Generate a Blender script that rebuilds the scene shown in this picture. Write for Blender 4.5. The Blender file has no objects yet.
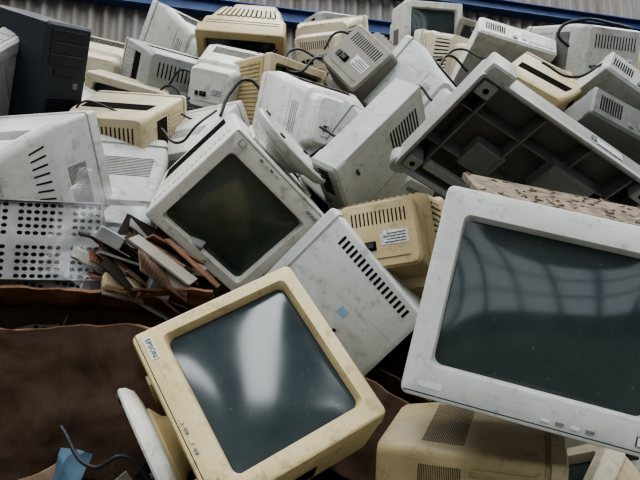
import bpy, bmesh, math, random
from mathutils import Vector, Matrix, Euler, noise
random.seed(7)
SC=bpy.context.scene
COL=SC.collection

# ------------------------------------------------------------------ materials
MATS={}
def nt(name):
    m=bpy.data.materials.new(name);m.use_nodes=True
    t=m.node_tree;b=t.nodes["Principled BSDF"];return m,t,b
def N(t,k,**kw):
    n=t.nodes.new(k)
    for a,v in kw.items():
        if a in n.inputs: n.inputs[a].default_value=v
        else: setattr(n,a,v)
    return n
def ramp(t,src,p0,p1,c0=(0,0,0,1),c1=(1,1,1,1)):
    r=t.nodes.new('ShaderNodeValToRGB')
    r.color_ramp.elements[0].position=p0;r.color_ramp.elements[1].position=p1
    r.color_ramp.elements[0].color=c0;r.color_ramp.elements[1].color=c1
    t.links.new(src,r.inputs[0]);return r
def mixc(t,fac,a,b):
    m=t.nodes.new('ShaderNodeMix');m.data_type='RGBA'
    if isinstance(fac,float): m.inputs[0].default_value=fac
    else: t.links.new(fac,m.inputs[0])
    for i,s in ((6,a),(7,b)):
        if isinstance(s,tuple): m.inputs[i].default_value=s
        else: t.links.new(s,m.inputs[i])
    return m.outputs[2]
def math_(t,op,a,b):
    m=t.nodes.new('ShaderNodeMath');m.operation=op
    for i,s in enumerate((a,b)):
        if isinstance(s,(int,float)): m.inputs[i].default_value=s
        else: t.links.new(s,m.inputs[i])
    return m.outputs[0]
def plastic(key,c,grime=.5,dust=.55,rough=.48):
    m,t,b=nt("plastic_"+key)
    tc=N(t,'ShaderNodeTexCoord');oi=N(t,'ShaderNodeObjectInfo')
    add=N(t,'ShaderNodeVectorMath',operation='ADD')
    t.links.new(tc.outputs['Object'],add.inputs[0]);t.links.new(oi.outputs['Location'],add.inputs[1])
    n1=N(t,'ShaderNodeTexNoise',Scale=7.0,Detail=9.0,Roughness=.7,Distortion=.4);t.links.new(add.outputs[0],n1.inputs[0])
    n2=N(t,'ShaderNodeTexNoise',Scale=22.0,Detail=9.0,Roughness=.8);t.links.new(add.outputs[0],n2.inputs[0])
    n3=N(t,'ShaderNodeTexNoise',Scale=4.0,Detail=6.0,Roughness=.65);t.links.new(add.outputs[0],n3.inputs[0])
    n4=N(t,'ShaderNodeTexNoise',Scale=2.2,Detail=2.0);t.links.new(add.outputs[0],n4.inputs[0])
    mp=N(t,'ShaderNodeMapping');mp.inputs['Scale'].default_value=(6,6,70);mp.inputs['Rotation'].default_value=(.4,.7,.3);t.links.new(add.outputs[0],mp.inputs[0])
    n5=N(t,'ShaderNodeTexNoise',Scale=1.0,Detail=5.0,Roughness=.6);t.links.new(mp.outputs[0],n5.inputs[0])
    dk=(c[0]*.58,c[1]*.54,c[2]*.46,1)
    base=mixc(t,oi.outputs['Random'],(c[0],c[1],c[2],1),(c[0]*.80,c[1]*.79,c[2]*.76,1))
    base=mixc(t,ramp(t,n4.outputs[0],.35,.65).outputs[0],base,(c[0]*.86,c[1]*.84,c[2]*.78,1))
    a=mixc(t,math_(t,'MULTIPLY',ramp(t,n1.outputs[0],.42,.68).outputs[0],grime*.85),base,dk)
    a=mixc(t,math_(t,'MULTIPLY',ramp(t,n5.outputs[0],.58,.70).outputs[0],grime*.6),a,(c[0]*.42,c[1]*.39,c[2]*.34,1))
    a=mixc(t,math_(t,'MULTIPLY',ramp(t,n2.outputs[0],.54,.64).outputs[0],grime*.9),a,(c[0]*.28,c[1]*.25,c[2]*.20,1))
    g=N(t,'ShaderNodeNewGeometry');s=N(t,'ShaderNodeSeparateXYZ');t.links.new(g.outputs['Normal'],s.inputs[0])
    up=ramp(t,s.outputs[2],.35,.85).outputs[0]
    d=math_(t,'MULTIPLY',math_(t,'MULTIPLY',up,ramp(t,n3.outputs[0],.25,.6).outputs[0]),dust)
    a=mixc(t,d,a,(.22,.19,.155,1))
    t.links.new(a,b.inputs['Base Color'])
    b.inputs['Roughness'].default_value=rough
    b.inputs['Specular IOR Level'].default_value=.3
    bp=N(t,'ShaderNodeBump',Strength=.08,Distance=.002);t.links.new(n2.outputs[0],bp.inputs['Height']);t.links.new(bp.outputs[0],b.inputs['Normal'])
    MATS[key]=m;return m
def flat(key,c,rough=.6,metal=0.0,ns=20.0,var=.35,spec=.3):
    m,t,b=nt(key)
    tc=N(t,'ShaderNodeTexCoord')
    n=N(t,'ShaderNodeTexNoise',Scale=ns,Detail=6.0);t.links.new(tc.outputs['Object'],n.inputs[0])
    a=mixc(t,ramp(t,n.outputs[0],.35,.7).outputs[0],(c[0],c[1],c[2],1),(c[0]*(1-var),c[1]*(1-var),c[2]*(1-var),1))
    t.links.new(a,b.inputs['Base Color']);b.inputs['Roughness'].default_value=rough;b.inputs['Metallic'].default_value=metal
    b.inputs['Specular IOR Level'].default_value=spec
    MATS[key]=m;return m
def cardboard(key,c):
    m,t,b=nt(key)
    tc=N(t,'ShaderNodeTexCoord')
    n=N(t,'ShaderNodeTexNoise',Scale=5.0,Detail=10.0,Roughness=.75,Distortion=.5);t.links.new(tc.outputs['Object'],n.inputs[0])
    w_=N(t,'ShaderNodeTexWave',Scale=45.0,Distortion=.6);w_.bands_direction='X';t.links.new(tc.outputs['Object'],w_.inputs[0])
    a=mixc(t,ramp(t,n.outputs[0],.38,.62).outputs[0],(c[0],c[1],c[2],1),(c[0]*.42,c[1]*.42,c[2]*.42,1))
    a=mixc(t,math_(t,'MULTIPLY',w_.outputs['Fac'],.12),a,(c[0]*.4,c[1]*.4,c[2]*.4,1))
    t.links.new(a,b.inputs['Base Color']);b.inputs['Roughness'].default_value=.95;b.inputs['Specular IOR Level'].default_value=.05
    bp=N(t,'ShaderNodeBump',Strength=.25,Distance=.002);t.links.new(w_.outputs['Fac'],bp.inputs['Height']);t.links.new(bp.outputs[0],b.inputs['Normal'])
    MATS[key]=m
plastic('tan',(.60,.50,.29),.6,.3)
plastic('beige',(.50,.43,.29),.7)
plastic('cream',(.57,.525,.41),.65)
plastic('white',(.58,.59,.57),.65,.6)
plastic('ltgray',(.41,.435,.43),.65,.6)
plastic('silver',(.57,.60,.60),.55,.45)
plastic('midgray',(.27,.285,.28),.6,.5)
plastic('gray',(.15,.16,.155),.6)
plastic('taupe',(.21,.20,.175),.6)
plastic('slate',(.022,.030,.042),.4,.3)
plastic('oldtan',(.43,.355,.21),.7,.6)
plastic('dusty',(.40,.33,.24),.8,.9,.7)
flat('vent_dark',(.010,.009,.008),.9,0,10,.3,.1)
flat('black_plastic',(.02,.02,.02),.5)
flat('sticker_paper',(.58,.58,.57),.6,0,150,.6)
flat('metal_sheet',(.25,.255,.25),.45,.3,12,.5)
flat('ink',(.04,.04,.05),.6)
flat('cable_rubber',(.012,.012,.014),.5)
cardboard('cardboard_brown',(.235,.135,.09))
cardboard('cardboard_dark_shaded',(.090,.059,.043))  # shade under the box flap put into the card colour; scraps share it
cardboard('cardboard_light',(.24,.17,.12))
flat('dusty_wood',(.20,.16,.12),.9,0,35,.65,.1)
flat('scrap_dark',(.03,.025,.02),.95,0,6,.6,.05)
flat('blue_rag',(.07,.12,.16),.9)
flat('label_blue',(.25,.35,.5),.5)
def glass(key,c,r=.05):
    m,t,b=nt(key)
    tc=N(t,'ShaderNodeTexCoord');oi=N(t,'ShaderNodeObjectInfo')
    add=N(t,'ShaderNodeVectorMath',operation='ADD')
    t.links.new(tc.outputs['Object'],add.inputs[0]);t.links.new(oi.outputs['Location'],add.inputs[1])
    n=N(t,'ShaderNodeTexNoise',Scale=9.0,Detail=8.0,Roughness=.7);t.links.new(add.outputs[0],n.inputs[0])
    n2=N(t,'ShaderNodeTexNoise',Scale=120.0,Detail=3.0);t.links.new(add.outputs[0],n2.inputs[0])
    a=mixc(t,ramp(t,n.outputs[0],.35,.8).outputs[0],(c[0],c[1],c[2],1),(c[0]*1.5+.006,c[1]*1.4+.006,c[2]*1.3+.005,1))
    a=mixc(t,math_(t,'MULTIPLY',ramp(t,n2.outputs[0],.68,.76).outputs[0],.2),a,(.25,.24,.22,1))
    t.links.new(a,b.inputs['Base Color'])
    rr=N(t,'ShaderNodeMapRange');rr.inputs['To Min'].default_value=r;rr.inputs['To Max'].default_value=r+.10
    t.links.new(n.outputs[0],rr.inputs[0]);t.links.new(rr.outputs[0],b.inputs['Roughness'])
    b.inputs['IOR'].default_value=1.55
    MATS[key]=m
glass('screen_glass',(.019,.029,.030),.045)
glass('screen_green',(.024,.036,.029),.10)
glass('screen_hazed',(.020,.030,.033),.10)
m,t,b=nt('clear_wrap');b.inputs['Base Color'].default_value=(.72,.74,.75,1);b.inputs['Roughness'].default_value=.12;b.inputs['Alpha'].default_value=.17
MATS['clear_wrap']=m

# ------------------------------------------------------------------ mesh helpers
def rloop(w,h,r,y,cx=0,cz=0,n=4):
    r=max(min(r,w/2-1e-4,h/2-1e-4),1e-4);out=[]
    for k,(sx,sz) in enumerate(((1,1),(-1,1),(-1,-1),(1,-1))):
        ox,oz=cx+sx*(w/2-r),cz+sz*(h/2-r)
        for i in range(n+1):
            a=math.radians(90*k+90*i/n)
            out.append(Vector((ox+r*math.cos(a),y,oz+r*math.sin(a))))
    return out
class MB:
    def __init__(s,mats): s.bm=bmesh.new();s.m=mats
    def mi(s,k):
        if k not in s.m:s.m.append(k)
        return s.m.index(k)
    def verts(s,l): return [s.bm.verts.new(v) for v in l]
    def face(s,vs,k):
        try:
            f=s.bm.faces.new(vs);f.material_index=s.mi(k);f.smooth=True
        except ValueError: pass
    def bridge(s,a,b,k):
        n=len(a)
        for i in range(n): s.face([a[i],a[(i+1)%n],b[(i+1)%n],b[i]],k)
    def box(s,c,d,k,R=None,bev=0):
        c=Vector(c);R=R or Matrix.Identity(3)
        sx,sy,sz=d[0]/2,d[1]/2,d[2]/2
        if bev>0:
            loops=[]
            for y,ins in ((-sy,bev),(-sy+bev,0),(sy-bev,0),(sy,bev)):
                loops.append(s.verts([c+R@v for v in rloop(2*sx-2*ins,2*sz-2*ins,bev*1.2,y,n=2)]))
            s.face(loops[0],k)
            for a,b in zip(loops,loops[1:]): s.bridge(a,b,k)
            s.face(loops[-1][::-1],k);return
        v=s.verts([c+R@Vector((x,y,z)) for x in (-sx,sx) for y in (-sy,sy) for z in (-sz,sz)])
        for q in ((0,1,3,2),(4,6,7,5),(0,4,5,1),(2,3,7,6),(0,2,6,4),(1,5,7,3)): s.face([v[i] for i in q],k)
    def lathe(s,prof,k,o=(0,0,0),axis='z',n=28):
        o=Vector(o);rings=[]
        for r,z in prof:
            ring=[]
            for i in range(n):
                a=2*math.pi*i/n
                p=Vector((r*math.cos(a),r*math.sin(a),z)) if axis=='z' else Vector((r*math.cos(a),z,r*math.sin(a)))
                ring.append(s.bm.verts.new(o+p))
            rings.append(ring)
        for a,b in zip(rings,rings[1:]): s.bridge(a,b,k)
        s.face(rings[0],k);s.face(rings[-1][::-1],k)
    def text(s,txt,size,M,k):
        cu=bpy.data.curves.new('t','FONT');cu.body=txt;cu.size=size;cu.align_x='CENTER';cu.align_y='CENTER';cu.extrude=.0004;cu.resolution_u=2
        ob=bpy.data.objects.new('t',cu);COL.objects.link(ob)
        dg=bpy.context.evaluated_depsgraph_get();me=bpy.data.meshes.new_from_object(ob.evaluated_get(dg))
        n0=len(s.bm.faces);nv=len(s.bm.verts);s.bm.from_mesh(me);s.bm.verts.ensure_lookup_table();s.bm.faces.ensure_lookup_table()
        for v in s.bm.verts[nv:]: v.co=M@v.co
        for f in s.bm.faces[n0:]: f.material_index=s.mi(k)
        bpy.data.objects.remove(ob);bpy.data.meshes.remove(me)
    def mesh(s,name,angle=32):
        bmesh.ops.recalc_face_normals(s.bm,faces=s.bm.faces)
        me=bpy.data.meshes.new(name);s.bm.to_mesh(me);s.bm.free()
        for k in s.m: me.materials.append(MATS[k])
        me.set_sharp_from_angle(angle=math.radians(angle));return me
def obj(name,me,M=None):
    o=bpy.data.objects.new(name,me);COL.objects.link(o)
    if M is not None:o.matrix_world=M
    return o

# ------------------------------------------------------------------ CRT monitor
def monitor(W=.36,H=.34,D=.38,col='white',shell=None,style=0,marg=(.034,.034,.034,.05),base=False,brand=None,scr='screen_glass',rc=.012,oy=None):
    shell=shell or col
    b=MB([col,shell,scr,'vent_dark'])
    oy=D*.45 if oy is None else oy
    l,r,t,bt=marg
    sw,sh=W-l-r,H-t-bt;scx=(l-r)/2;scz=(bt-t)/2
    B=.010
    loops=[rloop(sw-.012,sh-.012,.016,B+.012,scx,scz),rloop(sw-.005,sh-.005,.014,B-.004,scx,scz),rloop(sw,sh,.012,.0005,scx,scz),
           rloop(W-.010,H-.010,rc,0),rloop(W-.003,H-.003,rc,.0025),rloop(W,H,rc,.009)]
    if style==0:
        S=[(.045,W,H,0,rc),(.047,W-.010,H-.010,0,rc),(.052,W-.010,H-.010,0,rc),(.053,W-.004,H-.004,0,rc),(D*.52,W-.020,H-.014,0,rc*1.6),(D*.60,W*.90,H*.92,.0,.022),(D*.86,W*.66,H*.70,.005,.03),(D*.975,W*.62,H*.64,.005,.03),(D,W*.57,H*.59,.005,.02)]
        main=(3,4);tap=(5,6)
    elif style==1:
        S=[(.030,W,H,0,rc),(.032,W-.014,H-.014,0,rc),(.040,W-.014,H-.014,0,rc),(.042,W-.006,H-.006,0,rc),(D*.78,W-.045,H-.040,.004,.02),(D*.97,W*.80,H*.80,.008,.025),(D,W*.75,H*.75,.008,.02)]
        main=(3,4);tap=(4,5)
    elif style==3:
        S=[(.030,W,H,0,rc),(.032,W-.012,H-.012,0,rc),(.038,W-.012,H-.012,0,rc),(.040,W-.004,H-.004,0,rc),(D*.96,W-.012,H-.05,.0,.012),(D,W-.03,H-.07,0,.012)]
        main=(3,4);tap=(3,4)
    elif style==4:
        S=[(.050,W,H,0,rc),(.053,W-.014,H-.014,0,rc),(.060,W-.014,H-.014,0,rc),(.061,W-.008,H-.008,0,rc),(D*.30,W-.012,H-.012,0,rc*2),(D*.80,W*.64,H*.66,-.01,.035),(D*.82,W*.58,H*.56,-.01,.03),(D*.97,W*.54,H*.50,-.01,.03),(D,W*.48,H*.44,-.01,.02)]
        main=(3,4);tap=(4,5)
    else:
        S=[(.060,W,H,0,rc),(.064,W-.016,H-.016,0,rc),(D*.34,W-.020,H-.020,0,rc*1.5),(D*.40,W*.86,H*.88,.002,.02),(D*.66,W*.74,H*.78,.004,.02),(D*.67,W*.62,H*.60,0,.02),(D*.98,W*.56,H*.54,-.002,.02),(D,W*.52,H*.50,-.002,.015)]
        main=(1,2);tap=(3,4)
    nf=len(loops)
    loops+= [rloop(w,h,rr,y,0,cz) for (y,w,h,cz,rr) in S]
    L=[b.verts(x) for x in loops]
    for i in range(len(L)-1):
        b.bridge(L[i],L[i+1], col if i<nf else shell)
    b.face(L[-1],shell)
    nx,nz=18,14;gw,gh=sw-.011,sh-.011;g=[]
    for j in range(nz+1):
        row=[]
        for i in range(nx+1):
            u=2*i/nx-1;v=2*j/nz-1
            row.append(b.bm.verts.new((scx+u*gw/2,B+.0135-.013*(1-u*u)*(1-v*v)-.002*(1-abs(u)**6)*(1-abs(v)**6),scz+v*gh/2)))
        g.append(row)
    for j in range(nz):
        for i in range(nx): b.face([g[j][i],g[j][i+1],g[j+1][i+1],g[j+1][i]],scr)
    def surf(side,k):
        y0,w0,h0,c0,r0=S[k];y1,w1,h1,c1,r1=S[k+1]
        def P(u,v):
            y=y0+(y1-y0)*v;w=w0+(w1-w0)*v;h=h0+(h1-h0)*v;c=c0+(c1-c0)*v;rr=r0+(r1-r0)*v
            if side=='T':return Vector((u*(w-2*rr),y,c+h/2))
            if side=='B':return Vector((u*(w-2*rr),y,c-h/2))
            if side=='L':return Vector((-w/2,y,c+u*(h-2*rr)))
            return Vector((w/2,y,c+u*(h-2*rr)))
        return P
    yb,wb,hb,cb,rb=S[-1]
    def back(u,v): return Vector((u*(wb-2*rb),yb,cb+v*(hb-2*rb)))
    out={'T':Vector((0,0,1)),'B':Vector((0,0,-1)),'L':Vector((-1,0,0)),'R':Vector((1,0,0)),'K':Vector((0,1,0)),'F':Vector((0,-1,0))}
    def slab(P,side,u0,u1,v0,v1,h,k):
        p=[P(u0,v0),P(u1,v0),P(u1,v1),P(u0,v1)]
        n=(p[1]-p[0]).cross(p[3]-p[0]).normalized()
        if n.dot(out[side])<0:n=-n
        a=b.verts([q-n*.001 for q in p]);c=b.verts([q+n*h for q in p])
        b.face(c,k)
        for i in range(4): b.face([a[i],a[(i+1)%4],c[(i+1)%4],c[i]],k)
    if style==0:
        for side in 'LR':
            P=surf(side,main[0])
            for i in range(16):
                v=.34+i*.036;slab(P,side,-.34,.10,v,v+.010,.0008,'vent_dark')
        P=surf('T',tap[0])
        for i in range(26):
            u=-.46+i*.036;slab(P,'T',u,u+.012,.1,.6,.0008,'vent_dark')
        for side in 'LR':
            P=surf(side,tap[0])
            for i in range(9):
                u=-.4+i*.1;slab(P,side,u,u+.022,.15,.6,.0008,'vent_dark')
    elif style==1:
        for side in 'LRT':
            P=surf(side,main[0])
            for i in range(24):
                v=.62+i*.0145;slab(P,side,-.44,.44,v,v+.005,.0009,'vent_dark')
        for side in 'LR':
            P=surf(side,main[0])
            for i in range(17):
                u=-.46+i*.055;slab(P,side,u,u+.03,.06,.56,.0025,shell)
    elif style==3:
        for side in 'LR':
            P=surf(side,main[0])
            for i in range(17):
                v=.13+i*.048;slab(P,side,.37,.46,v,v+.024,.0009,'vent_dark')
            slab(P,side,-.05,.03,.52,.60,.0012,'label_blue');slab(P,side,-.20,-.17,.60,.63,.0012,'vent_dark')
            slab(P,side,-.47,-.465,.05,.97,.0008,'vent_dark')
    elif style==4:
        P=surf('T',tap[0])
        for i in range(12): slab(P,'T',-.42,.42,.08+i*.035,.092+i*.035,.0009,'vent_dark')
        for side in 'LR':
            P=surf(side,tap[0]);slab(P,side,-.46,.46,.60,.62,.002,shell)
            for i in range(4): slab(P,side,-.3,.3,.70+i*.05,.71+i*.05,.0009,'vent_dark')
    else:
        for side in 'LRT':
            P=surf(side,tap[0])
            for i in range(12):
                u=-.46+i*.078;slab(P,side,u,u+.045,.04,.96,.005,shell);slab(P,side,u+.050,u+.070,.08,.92,.0008,'vent_dark')
            P=surf(side,main[0])
            for i in range(2): slab(P,side,-.48,.48,.25+i*.3,.28+i*.3,.0012,'vent_dark')
    if style!=4:
        for i in range(14):
            u=-.46+i*.068;slab(back,'K',u,u+.022,.20,.46,.0008,'vent_dark')
    slab(back,'K',-.46,.0,-.22,.05,.0008,'sticker_paper')
    for i in range(4): slab(back,'K',-.43,-.06-.05*(i%2),-.19+i*.055,-.17+i*.055,.0012,'ink')
    slab(back,'K',.08,.3,-.30,-.12,.001,'vent_dark');slab(back,'K',.12,.26,-.26,-.16,.012,'black_plastic')
    slab(back,'K',.34,.44,-.30,-.14,.006,'black_plastic')
    slab(back,'K',-.46,.46,-.46,-.42,.003,shell)
    F=lambda u,v:Vector((u*W/2,0,-H/2+v))
    slab(F,'F',.74,.83,bt*.30,bt*.30+.014,.004,col);slab(F,'F',.73,.84,bt*.30-.0015,bt*.30+.0155,.0006,'ink')
    for i in range(4): slab(F,'F',.05+i*.11,.11+i*.11,bt*.28,bt*.28+.005,.003,'gray' if i%2 else col)
    slab(F,'F',-.98,.98,.007,.0085,.0006,'vent_dark')
    if brand:
        slab(F,'F',-.90,-.64,bt*.32,bt*.32+.017,.001,'silver')
        b.text(brand,.014,Matrix.Translation((-.77*W/2,-.0016,-H/2+bt*.32+.0085))@Matrix.Rotation(math.pi/2,4,'X'),'ink')
    else: slab(F,'F',-.88,-.70,bt*.34,bt*.34+.010,.001,'silver')
    for x in (-.3,.3): b.box((x*W,D*.3,-H/2-.001),(.02,D*.3,.008),shell)
    if base:
        zb=-H/2
        yc=D*.36
        b.lathe([(.055,zb+.004),(.062,zb-.008),(.085,zb-.022),(.088,zb-.028)],shell,(0,yc,0))
        b.lathe([(.04,zb-.026),(.10,zb-.028),(.128,zb-.034),(.142,zb-.046),(.146,zb-.058),(.142,zb-.062),(.12,zb-.062),(.11,zb-.056),(.03,zb-.052)],base if isinstance(base,str) else shell,(0,yc,0),n=40)
        for i in range(4):
            a=i*math.pi/2+.6;b.lathe([(.010,zb-.067),(.011,zb-.060)],'black_plastic',(.128*math.cos(a),yc+.128*math.sin(a),0),n=10)
    for v in b.bm.verts: v.co.y-=oy
    return b.mesh('crt_monitor_mesh')

# ------------------------------------------------------------------ placing
# heap survey frame: origin 1.5 m above the floor, leaning 12 degrees; x right, y up the lean, d into the heap.
# every object is given in metres: position, direction its front faces, direction of its own top.
HF_O=Vector((0,0,1.5));HF_R=Matrix.Rotation(math.radians(102),3,'X')
def hf(x,y,d): return HF_O+HF_R@Vector((x,y,-d))
def basis(n,u):
    n=Vector(n).normalized();u=Vector(u);u=(u-n*u.dot(n)).normalized();x=(-n).cross(u)
    return Matrix((x,-n,u)).transposed()
def pose(x,y,d,n,u,s=1):
    return Matrix.Translation(hf(x,y,d))@(HF_R@basis(n,u)).to_4x4()@Matrix.Scale(s,4)
HAND=[]
def put(name,me,x,y,d,n,u,s=1):
    M=pose(x,y,d,n,u,s);o=obj(name,me,M)
    HAND.append(M.translation.copy())
    return o

mA=monitor(.374,.350,.37,'tan','tan',0,(.027,.037,.028,.053),'white','EPSON','screen_hazed',oy=0)
mB=monitor(.37,.355,.46,'white','white',1,(.034,.034,.030,.058),'ltgray','EPSON','screen_green',oy=0)
mC=monitor(.44,.37,.42,'silver','dusty',1,(.038,.040,.046,.055),False,None,'screen_glass',rc=.012,oy=0)
put('crt_monitor',mA,-.120,-.251,1.171,(.06,.58,.80),(.856,.435,-.28))
put('crt_monitor',mB,-.228,.063,1.74,(.17,-.40,.90),(-.703,-.618,-.12))
put('crt_monitor',mC,.392,-.130,1.038,(-.13,.13,.98),(.245,.96,-.08))
V={}
def var(k,*a,**kw): V[k]=monitor(*a,**kw)
var('w0',.36,.34,.38,'white','white',0);var('w1',.38,.35,.40,'white','ltgray',1,base=True);var('w2',.35,.33,.38,'white','cream',2)
var('g0',.36,.34,.38,'ltgray','ltgray',0);var('g1',.37,.35,.40,'ltgray','midgray',1);var('g2',.37,.35,.40,'taupe','taupe',2)
var('c0',.36,.33,.38,'cream','cream',0,base=True);var('c1',.35,.33,.37,'cream','beige',1);var('b0',.38,.35,.40,'beige','beige',2)
var('b1',.36,.34,.38,'beige','oldtan',1,scr='screen_green');var('t0',.36,.34,.38,'cream','beige',0);var('t2',.36,.34,.38,'oldtan','oldtan',2)
var('w4',.40,.37,.42,'white','white',4);var('g4',.38,.36,.40,'ltgray','ltgray',4,base=True);var('c4',.38,.35,.40,'cream','cream',4);var('k4',.36,.34,.38,'taupe','taupe',4)
fill_keys=list(V.keys())
var('d3',.38,.36,.40,'silver','silver',3)
rows=[
('d3',.075,-.165,1.92,(-.66,.70,-.18),(.66,.66,.15)),
('t2',.225,-.04,1.95,(.25,-.25,-.9),(-.25,.85,.45),1.08),
('b1',.36,-.575,1.40,(.93,-.05,.33),(.05,1,.08)),
('w4',-.02,.46,2.50,(-.42,.12,-.9),(.3,.9,.25)),
('g2',.27,.72,2.95,(.4,-.3,-.85),(.35,.7,.6),1.25),
('w0',.63,1.27,3.9,(.3,-.15,.94),(0,1,.15),1.05),
('t2',-.40,1.08,3.5,(-.1,-.72,.65),(.03,.65,.7),1.3),
('w2',.044,1.02,3.4,(.3,.3,-.9),(-.1,.9,.3),1.1),
('w1',1.37,.93,3.3,(-.3,.2,-.9),(.1,.9,.3),1.1),
('c4',1.70,.98,3.55,(-.6,.1,-.7),(.1,1,.1),1.1),
('k4',.978,1.15,3.85,(-.2,-.3,.95),(.3,.9,.2)),
('b0',1.27,1.20,4.15,(.5,.1,-.8),(-.2,.9,.2),1.1),
('b1',1.0,.64,2.95,(.5,.3,-.7),(.5,.8,.2)),
('c4',1.25,.65,3.1,(-.6,.3,-.6),(.1,.8,.5)),
('g4',.46,.60,2.75,(-.4,.5,-.7),(.7,.6,.3)),
('g0',.19,.25,2.35,(-.5,.6,-.5),(.6,.7,.3)),
('w4',-.424,.733,3.0,(.3,.2,-.9),(.2,.9,.2)),
('b1',-.25,.64,2.95,(.75,-.1,.6),(.15,1,.1),1.1),
('g4',-.80,1.13,3.8,(-.6,.4,-.6),(.4,.9,.2),1.2),
('w0',-.66,1.30,4.3,(.4,.1,-.9),(-.3,.9,.2),1.2),
('g1',-.77,.76,3.15,(-.4,.3,-.8),(.3,.9,.3),1.15),
('c1',-.784,.394,2.55,(.1,.35,-.9),(.05,.9,.35),1.1),
('t0',-.92,.60,2.95,(.15,-.35,.9),(.3,1,.2)),
('c4',-1.22,.9,3.4,(-.2,.2,-.9),(.2,.9,.2),1.2),
('w0',-1.05,.43,2.65,(.2,.3,-.9),(.6,.8,.2)),
('g0',-.95,.20,2.0,(.25,.35,-.9),(-.1,.9,.35),1.05),
('g4',-.76,.14,2.3,(-.3,.6,-.7),(.3,.7,.6)),
('w2',.78,1.00,3.6,(-.5,.2,-.8),(.2,.9,.2),1.1),
('g1',.09,1.36,4.3,(-.2,.1,-.9),(.1,.9,.2)),
('w0',-.50,.35,2.65,(.3,.5,-.8),(-.3,.8,.5)),
]
for r in rows: put('crt_monitor',V[r[0]],*r[1:])

# ------------------------------------------------------------------ plastic/metal chassis frame (upturned printer base)
def tray():
    b=MB(['gray','midgray','vent_dark']);W,H,T=.62,.38,.10
    seq=[(W-.03,H-.03,.006,.086),(W-.03,H-.03,.006,.012),(W-.012,H-.012,.010,.0),(W,H,.012,.002),(W,H,.012,.02),(W-.012,H-.012,.010,.024),(W-.02,H-.02,.010,T-.01),(W-.05,H-.05,.008,T)]
    L=[b.verts(rloop(w,h,r,y,n=3)) for w,h,r,y in seq]
    for i in range(len(L)-1): b.bridge(L[i],L[i+1],'gray' if i==0 else 'midgray')
    b.face(L[-1],'midgray');b.face(b.verts(rloop(W-.03,H-.03,.006,.086)),'gray')
    for i in range(4): b.box((-.24+i*.155,.055,0),(.005,.060,H-.05),'gray')
    for i in range(2): b.box((0,.060,-.07+i*.14),(W-.05,.052,.005),'gray')
    for x in (-.27,.27):
        for z in (-.15,.15):
            b.box((x,.045,z),(.045,.08,.045),'midgray',bev=.004);b.lathe([(.008,.003),(.008,.0045)],'vent_dark',(x,0,z),'y',10)
    b.box((.10,.03,.03),(.15,.05,.11),'gray',bev=.006);b.box((-.12,.045,-.04),(.10,.04,.09),'gray',bev=.004)
    b.box((-.02,.02,-H/2+.055),(W*.7,.02,.03),'midgray',bev=.003)
    b.box((-.27,.035,H/2+.010),(.075,.06,.040),'ltgray',bev=.005)
    b.box((.02,.006,H/2+.001),(W*.86,.012,.006),'ltgray')
    b.box((.12,.055,H/2-.006),(.09,.022,.004),'sticker_paper')
    b.text('GP3TA',.030,Matrix.Translation((.10,.058,H/2-.0055)),'ink')
    b.lathe([(.026,-.02),(.030,-.014),(.030,.03),(.026,.034)],'midgray',(-W/2+.02,0.03,-H/2+.005),'y',20)
    return b.mesh('tray_mesh')
put('printer_chassis',tray(),.56,.161,1.704,(-.19,-.73,.66),(.5,.51,.70))

# ------------------------------------------------------------------ dusty board lying behind the big monitor
b=MB(['dusty_wood'])
rnd=random.Random(3)
b.box((0,0,0),(.46,.20,.012),'dusty_wood')
for i in range(90):
    b.box((rnd.uniform(-.22,.22),rnd.uniform(-.10,.10),.007),(rnd.uniform(.004,.018),rnd.uniform(.003,.010),rnd.uniform(.001,.004)),'dusty_wood',Euler((rnd.uniform(-.4,.4),rnd.uniform(-.4,.4),rnd.uniform(0,3))).to_matrix())
bo=put('particle_board_scrap',b.mesh('board_mesh'),.53,.066,1.26,(-.05,-.30,.95),(.19,.93,.35))

# ------------------------------------------------------------------ PC cases
def pccase(W=.20,H=.42,D=.42,k='slate',k2='black_plastic'):
    b=MB([k,k2,'vent_dark'])
    seq=[(W-.02,H-.02,.01,-D/2),(W,H,.014,-D/2+.01),(W,H,.014,-D/2+.05),(W-.01,H-.01,.004,-D/2+.052),(W-.01,H-.01,.004,D/2)]
    L=[b.verts(rloop(w,h,r,y)) for w,h,r,y in seq]
    b.face(L[0],k)
    for i in range(4): b.bridge(L[i],L[i+1],k)
    b.face(L[-1],'metal_sheet')
    y=-D/2-.001
    for i in range(3): b.box((0,y,H/2-.045-i*.045),(W-.05,.004,.040),k2,bev=.001)
    b.box((0,y,H/2-.18),(W*.5,.006,.024),k2);b.box((W*.25,y,-.02),(.022,.008,.022),'gray',bev=.002)
    for i in range(9): b.box((0,y,-H*.18-i*.012),(W-.07,.003,.005),'vent_dark')
    for s in(-1,1):
        for i in range(10): b.box((s*(W/2-.005),D*.1+i*.014,-H*.2),(.002,.006,.10),'vent_dark')
        b.box((s*(W/2-.005),.02,H*.1),(.003,D*.7,.004),k2)
    for i in range(7): b.box((-W*.1,D/2,-H*.05-i*.021),(W*.55,.003,.012),'vent_dark')
    b.box((0,D/2,H*.35),(W*.7,.003,.08),'vent_dark')
    return b.mesh('pc_case_mesh')
pcS=pccase();pcW=pccase(.12,.42,.40,'white','ltgray');pcG=pccase(.14,.42,.40,'gray','taupe');pcL=pccase(.11,.38,.42,'ltgray','midgray')
put('pc_tower_case',pcS,-1.16,.69,2.5,(.8,-.35,.45),(.3,.85,.3))
put('pc_desktop_case',pcW,.96,.93,3.3,(.2,.5,.8),(.97,-.15,.1))
put('pc_desktop_case',pcG,1.22,.42,2.7,(.3,.3,.9),(.9,-.3,.1))
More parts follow.
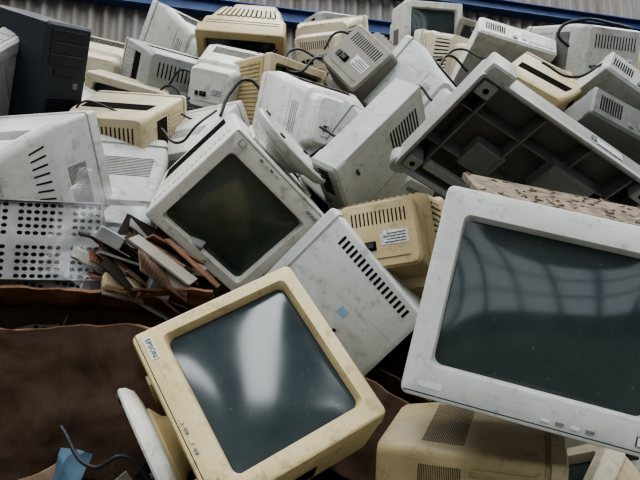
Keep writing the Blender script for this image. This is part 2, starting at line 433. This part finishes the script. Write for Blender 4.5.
put('pc_desktop_case',pcL,1.35,.62,2.9,(.3,.3,.9),(.85,-.4,.2))
put('pc_desktop_case',pcL,-1.27,.55,2.4,(.2,.7,.6),(.3,.8,-.4))
put('pc_desktop_case',pcL,.19,.25,2.06,(-.60,-.62,.30),(.45,-.35,-.80))

# ------------------------------------------------------------------ perforated metal chassis
def chassis():
    b=MB(['metal_sheet']);nx,nz=18,11;c=.020;W,H=nx*c,nz*c
    for i in range(nx):
        for j in range(nz):
            cx=-W/2+(i+.5)*c;cz=-H/2+(j+.5)*c
            solid=(i%7==6) or (j%6==5)
            if solid:
                b.face(b.verts([Vector((cx+sx*c/2,0,cz+sz*c/2)) for sx,sz in((1,1),(-1,1),(-1,-1),(1,-1))]),'metal_sheet');continue
            o=[];q=[]
            for k in range(8):
                a=math.pi/4*k;ca,sa=math.cos(a),math.sin(a);mx=max(abs(ca),abs(sa))
                o.append(Vector((cx+ca/mx*c/2,0,cz+sa/mx*c/2)));q.append(Vector((cx+ca*c*.38,0,cz+sa*c*.30)))
            o=b.verts(o);q2=b.verts([p+Vector((0,.0015,0)) for p in q]);q=b.verts(q)
            b.bridge(o,q,'metal_sheet');b.bridge(q,q2,'metal_sheet')
    D=.26
    b.box((0,D/2,H/2+.001),(W,D,.002),'metal_sheet');b.box((0,D/2,-H/2-.001),(W,D,.002),'metal_sheet')
    b.box((-W/2,D/2,0),(.002,D,H),'metal_sheet');b.box((W/2,D/2,0),(.002,D,H),'metal_sheet')
    for s in(-1,1): b.box((0,-.006,s*H/2),(W+.02,.012,.004),'metal_sheet');b.box((s*W/2,-.006,0),(.004,.012,H),'metal_sheet')
    b.box((0,D*.5,0),(W*.96,D*.8,H*.9),'scrap_dark')
    return b.mesh('metal_chassis_mesh')
ch=chassis()
put('perforated_metal_chassis',ch,-.79,.0,1.70,(.28,.25,.95),(-.02,1,-.2))
put('perforated_metal_chassis',ch,-.84,-.16,1.66,(.1,.6,.8),(.15,.8,-.5))

# ------------------------------------------------------------------ cardboard boxes
def cbox(W=.52,H=.34,D=.36,k='cardboard_dark_shaded',kf='cardboard_brown',flaps=((0,-104,.12),(1,62,.15))):
    b=MB([k]);T=.006
    b.box((0,0,0),(W,T,H),k);b.box((0,D,0),(W,T,H),k);b.box((-W/2,D/2,0),(T,D,H),k);b.box((W/2,D/2,0),(T,D,H),k);b.box((0,D/2,-H/2),(W,D,T),k)
    for e,ang,L in flaps:
        R=Matrix.Rotation(math.radians(ang),3,'X')
        c=Vector((0,e*D,H/2))+R@Vector((0,0,L/2));b.box(c,(W,T,L),kf,R)
    R=Matrix.Rotation(math.radians(-65),3,'Y');L=.14
    c=Vector((-W/2,D/2,H/2))+R@Vector((0,0,L/2));b.box(c,(T,D,L),kf,R)
    return b.mesh('cardboard_box_mesh')
def warp(o,lv=4,st=.03,sz=.25):
    s=o.modifiers.new('sub','SUBSURF');s.subdivision_type='SIMPLE';s.levels=lv;s.render_levels=lv
    tx=bpy.data.textures.new('crumple','CLOUDS');tx.noise_scale=sz;tx.noise_depth=3
    d=o.modifiers.new('disp','DISPLACE');d.texture=tx;d.strength=st;d.mid_level=.5;d.direction='RGB_TO_XYZ';d.texture_coords='GLOBAL'
o=put('cardboard_box',cbox(.62,.34,.30),-.555,-.362,1.36,(.18,-.02,.98),(.045,1,.05));warp(o,5,.038,.12)
o=put('cardboard_box',cbox(.3,.22,.25,'cardboard_light','cardboard_light'),-.62,-.62,1.25,(.3,.4,.9),(-.4,1,0));warp(o,4,.03,.1)
o=put('cardboard_box',cbox(.34,.24,.28,'cardboard_dark_shaded','cardboard_light'),.10,-.49,1.62,(.1,.3,.95),(.5,.85,0));warp(o,4,.03,.1)

# ------------------------------------------------------------------ broken boards pile
def debris(seed=5,n=40,kinds=('cardboard_brown','cardboard_light','taupe','scrap_dark','metal_sheet','cardboard_dark_shaded','gray','taupe'),sx=.06):
    rnd=random.Random(seed);b=MB(['cardboard_brown'])
    for i in range(n):
        k=rnd.choice(kinds)
        R=Euler((rnd.uniform(-.7,.7),rnd.uniform(.3,.8),rnd.uniform(-.5,.5))).to_matrix()
        p=(rnd.gauss(0,sx),rnd.gauss(0,.05),rnd.gauss(0,.03))
        b.box(p,(rnd.uniform(.06,.17),rnd.uniform(.02,.09),rnd.uniform(.002,.007)),k,R)
        if i%14==0:
            b.box((p[0],p[1],p[2]+.02),(rnd.uniform(.05,.09),rnd.uniform(.03,.05),rnd.uniform(.02,.04)),rnd.choice(('beige','metal_sheet')),R,bev=.003)
    return b.mesh('debris_mesh')
put('broken_board_scraps',debris(5,54,('cardboard_brown','cardboard_dark_shaded','taupe','scrap_dark','gray','cardboard_light')),-.47,-.06,1.64,(.1,-.4,.9),(.1,.9,.4),1.1)
put('broken_board_scraps',debris(9,24,('scrap_dark','cardboard_dark_shaded','taupe')),-.30,-.55,1.38,(.2,-.4,.85),(.3,.9,.4))
def sheet(nx,nz,W,H,amp,k,seed):
    b=MB([k]);g=[]
    for j in range(nz):
        r=[]
        for i in range(nx):
            x=(i/(nx-1)-.5)*W;z=(j/(nz-1)-.5)*H
            q=Vector((x*7,z*7,seed));d=abs(noise.noise(q))*amp+abs(noise.noise(q*2.7))*amp*.5
            r.append(b.bm.verts.new((x+noise.noise(q+Vector((3,3,3)))*.04,d,z+noise.noise(q+Vector((9,3,3)))*.04)))
        g.append(r)
    for j in range(nz-1):
        for i in range(nx-1): b.face([g[j][i],g[j][i+1],g[j+1][i+1],g[j+1][i]],k)
    return b.mesh('sheet_mesh',25)
put('blue_cloth_rag',sheet(30,30,.08,.09,.04,'blue_rag',2),-.51,-.47,1.25,(.1,.3,.95),(.2,1,0))
put('plastic_bag',sheet(36,36,.20,.28,.12,'clear_wrap',8),-.60,.03,1.62,(.1,.3,.95),(.3,1,0))

# ------------------------------------------------------------------ cables
def cable(pts,r=.005):
    cu=bpy.data.curves.new('cable','CURVE');cu.dimensions='3D';cu.bevel_depth=r;cu.bevel_resolution=3
    s=cu.splines.new('BEZIER');s.bezier_points.add(len(pts)-1)
    for p,q in zip(s.bezier_points,pts):
        p.co=hf(*q);p.handle_left_type=p.handle_right_type='AUTO'
    cu.materials.append(MATS['cable_rubber']);o=bpy.data.objects.new('power_cable',cu);COL.objects.link(o)
cable([(-.40,.50,2.5),(-.37,.60,2.55),(-.30,.67,2.6),(-.24,.62,2.6)],.007)
cable([(1.2,.93,3.0),(1.15,1.0,3.0),(1.25,1.06,3.0),(1.42,1.04,3.0),(1.5,1.02,3.0)],.008)
cable([(-.70,.70,2.85),(-.62,.78,2.85),(-.57,.70,2.85),(-.64,.60,2.8)])
cable([(-.75,.66,2.83),(-.68,.70,2.82),(-.63,.63,2.8),(-.70,.56,2.75)])
cable([(-.03,.27,2.0),(.04,.30,1.95),(.09,.26,1.93),(.12,.20,1.9)])
cable([(.0,.24,1.98),(.06,.22,1.93),(.08,.15,1.9)],.004)
cable([(-.95,.45,2.4),(-.9,.52,2.35),(-.80,.50,2.35),(-.72,.46,2.35)],.004)
cable([(-.62,.55,2.6),(-.5,.50,2.6),(-.4,.55,2.6)],.004)
cable([(.02,.92,3.0),(.08,1.0,3.0),(.18,.98,3.0)],.006)
cable([(.5,1.0,3.3),(.62,.93,3.2),(.7,.98,3.2),(.82,.90,3.1)],.006)
cable([(1.0,.80,2.8),(1.12,.72,2.75),(1.25,.78,2.75)],.006)
cable([(-.50,-.36,1.2),(-.42,-.42,1.15),(-.36,-.40,1.15),(-.30,-.47,1.15)],.004)
cable([(.0,.40,2.2),(.10,.35,2.15),(.16,.42,2.2),(.26,.40,2.3)],.005)
cable([(-.20,.80,2.8),(-.10,.74,2.75),(.0,.82,2.8),(.05,.76,2.8)],.006)
cable([(.30,.55,2.5),(.38,.62,2.5),(.44,.55,2.45)],.006)
cable([(-.30,.90,3.0),(-.22,.82,2.95),(-.12,.92,3.0),(-.02,.88,3.0),(.06,.80,2.9)],.006)
cable([(-.90,.80,3.0),(-.82,.72,2.95),(-.72,.80,3.0)],.006)
cable([(.40,.86,2.9),(.52,.78,2.85),(.60,.86,2.9),(.70,.80,2.95)],.006)
cable([(-.60,.42,2.35),(-.52,.36,2.3),(-.46,.42,2.3),(-.40,.50,2.4)],.005)
cable([(.10,.62,2.6),(.18,.52,2.5),(.26,.58,2.5),(.30,.50,2.45)],.005)
cable([(-.48,1.02,3.3),(-.36,.90,3.2),(-.22,.98,3.2)],.006)
cable([(1.30,.84,3.0),(1.38,.74,2.95),(1.50,.80,3.0),(1.58,.70,2.95)],.007)
cable([(.80,.86,3.0),(.90,.76,2.9),(1.02,.80,2.9)],.006)

# ------------------------------------------------------------------ heap under everything
PR=[(.55,-.1),(1.2,.35),(1.85,1.2),(2.15,1.67),(2.5,2.15),(3.05,2.65),(3.9,3.26),(4.5,3.4),(5.0,2.3),(5.45,-.1)]
def hz(y):
    if y<=PR[0][0]:return PR[0][1]
    for (a,b),(c,d) in zip(PR,PR[1:]):
        if y<=c:return b+(d-b)*(y-a)/(c-a)
    return -.1
b=MB(['scrap_dark']);g=[]
for j in range(55):
    y=.4+j*.095;r=[]
    for i in range(86):
        x=-4.0+i*.0955
        r.append(b.bm.verts.new((x,y,max(-.02,hz(y)*(1-max(0,abs(x)-2.8)*.5)+noise.noise(Vector((x*3,y*3,0)))*.10))))
    g.append(r)
for j in range(54):
    for i in range(85): b.face([g[j][i],g[j][i+1],g[j+1][i+1],g[j+1][i]],'scrap_dark')
obj('scrap_heap',b.mesh('scrap_heap_mesh'))
rnd=random.Random(23)
ys=[.95,1.35,1.7,1.95,2.2,2.5,2.85,3.25,3.65,4.05,4.45]
for row,y in enumerate(ys):
    x=-3.0+(row%2)*.2
    while x<3.1:
        px=x+rnd.uniform(-.06,.06);z=hz(y)*(1-max(0,abs(px)-2.8)*.5)+.05
        p=Vector((px,y+rnd.uniform(-.04,.04),z))
        k=rnd.choice(fill_keys)
        e=Euler((rnd.uniform(-.9,.7),rnd.uniform(-.6,.6),rnd.uniform(0,6.28)))
        x+=.45
        if any((p-h).length<.38 for h in HAND):continue
        obj('crt_monitor',V[k],Matrix.Translation(p)@e.to_matrix().to_4x4()@Matrix.Scale(rnd.uniform(.95,1.2),4))

# ------------------------------------------------------------------ shed
m,t,b_=nt('corrugated_sheet')
tc=N(t,'ShaderNodeTexCoord');mp=N(t,'ShaderNodeMapping');mp.inputs['Scale'].default_value=(2.5,1,.35);t.links.new(tc.outputs['Object'],mp.inputs[0])
n1=N(t,'ShaderNodeTexNoise',Scale=2.0,Detail=8.0,Roughness=.65);t.links.new(mp.outputs[0],n1.inputs[0])
t.links.new(mixc(t,ramp(t,n1.outputs[0],.35,.68).outputs[0],(.21,.20,.19,1),(.11,.095,.08,1)),b_.inputs['Base Color']);b_.inputs['Roughness'].default_value=.7
MATS['corr']=m
flat('beam_blue',(.03,.06,.15),.55,0,6,.4)
flat('concrete',(.13,.125,.11),.9,0,1.5,.4)
def corr(name,W,H,pitch=.13,amp=.028):
    b=MB(['corr']);n=int(W/pitch*8)
    lo=[];hi=[]
    for i in range(n+1):
        x=-W/2+W*i/n;d=amp*math.sin(2*math.pi*x/pitch)
        lo.append(b.bm.verts.new((x,d,0)));hi.append(b.bm.verts.new((x,d,H)))
    for i in range(n): b.face([lo[i],lo[i+1],hi[i+1],hi[i]],'corr')
    return b.mesh(name+'_mesh',80)
WR=Matrix.Rotation(math.radians(13.2),4,'Z')
WM=Matrix.Translation((0,6.8,0))@WR
obj('wall_back',corr('wall_back',20,8.2,.16,.036),WM)
def beam(name,L,M,h=.16):
    b=MB(['beam_blue'])
    b.box((0,0,h/2),(L,.14,.014),'beam_blue');b.box((0,0,-h/2),(L,.14,.014),'beam_blue');b.box((0,0,0),(L,.012,h),'beam_blue')
    return obj(name,b.mesh(name+'_mesh'),M)
beam('wall_beam',19.5,WM@Matrix.Translation((0,-.12,5.56)))
beam('wall_beam',19.5,WM@Matrix.Translation((0,-.12,6.1)),.13)
obj('wall_left',corr('wall_left',17,8.2),Matrix.Translation((-9,-.5,0))@Matrix.Rotation(math.pi/2,4,'Z'))
obj('wall_right',corr('wall_right',17,8.2),Matrix.Translation((9.3,.5,0))@Matrix.Rotation(math.pi/2,4,'Z'))
obj('wall_front',corr('wall_front',18,1.1),Matrix.Translation((0,-8.6,0)))
obj('wall_front_upper',corr('wall_front_upper',18,3.8),Matrix.Translation((0,-8.6,4.4)))
for i in range(11):
    b=MB(['beam_blue']);b.box((0,0,2.5),(.20,.20,5.0),'beam_blue',bev=.01);obj('steel_column',b.mesh('column_mesh'),Matrix.Translation((-8+i*1.6,-8.3,0)))
for i,z in enumerate((2.2,3.3)):
    b=MB(['beam_blue']);b.box((0,0,0),(17.6,.08,.10),'beam_blue');obj('window_rail',b.mesh('rail_mesh'),Matrix.Translation((0,-8.45,z)))
xs=[(-9.2,-5.6),(-3.6,-1.0),(1.0,3.6),(5.6,9.4)]
for a,c in xs:
    obj('roof_panel',corr('roof_panel',c-a,18),Matrix.Translation(((a+c)/2,-8.5,8.25))@Matrix.Rotation(-math.pi/2,4,'X'))
b=MB(['concrete']);b.box((0,0,-.05),(24,22,.1),'concrete');obj('floor',b.mesh('floor_mesh'))
def area(name,loc,rot,sx,sy,e,c):
    l=bpy.data.lights.new(name,'AREA');l.shape='RECTANGLE';l.size=sx;l.size_y=sy;l.energy=e;l.color=c
    o=bpy.data.objects.new(name,l);COL.objects.link(o);o.location=loc;o.rotation_euler=rot
for x in (-4.6,0,4.6): area('skylight',(x,-.5,8.1),(0,0,0),2.0,14,760,(.97,.985,1))
w=bpy.data.worlds.new('overcast_sky');SC.world=w;w.use_nodes=True
bg=w.node_tree.nodes['Background'];bg.inputs[0].default_value=(.86,.93,1.0,1);bg.inputs[1].default_value=2.1
try: SC.view_settings.look='AgX - Medium High Contrast'
except Exception: pass

cd=bpy.data.cameras.new('camera');cd.sensor_width=36;cd.lens=35;cd.clip_start=.05
co=bpy.data.objects.new('camera',cd);COL.objects.link(co);co.location=(0,0,1.5);co.rotation_euler=(math.radians(102),0,0);SC.camera=co
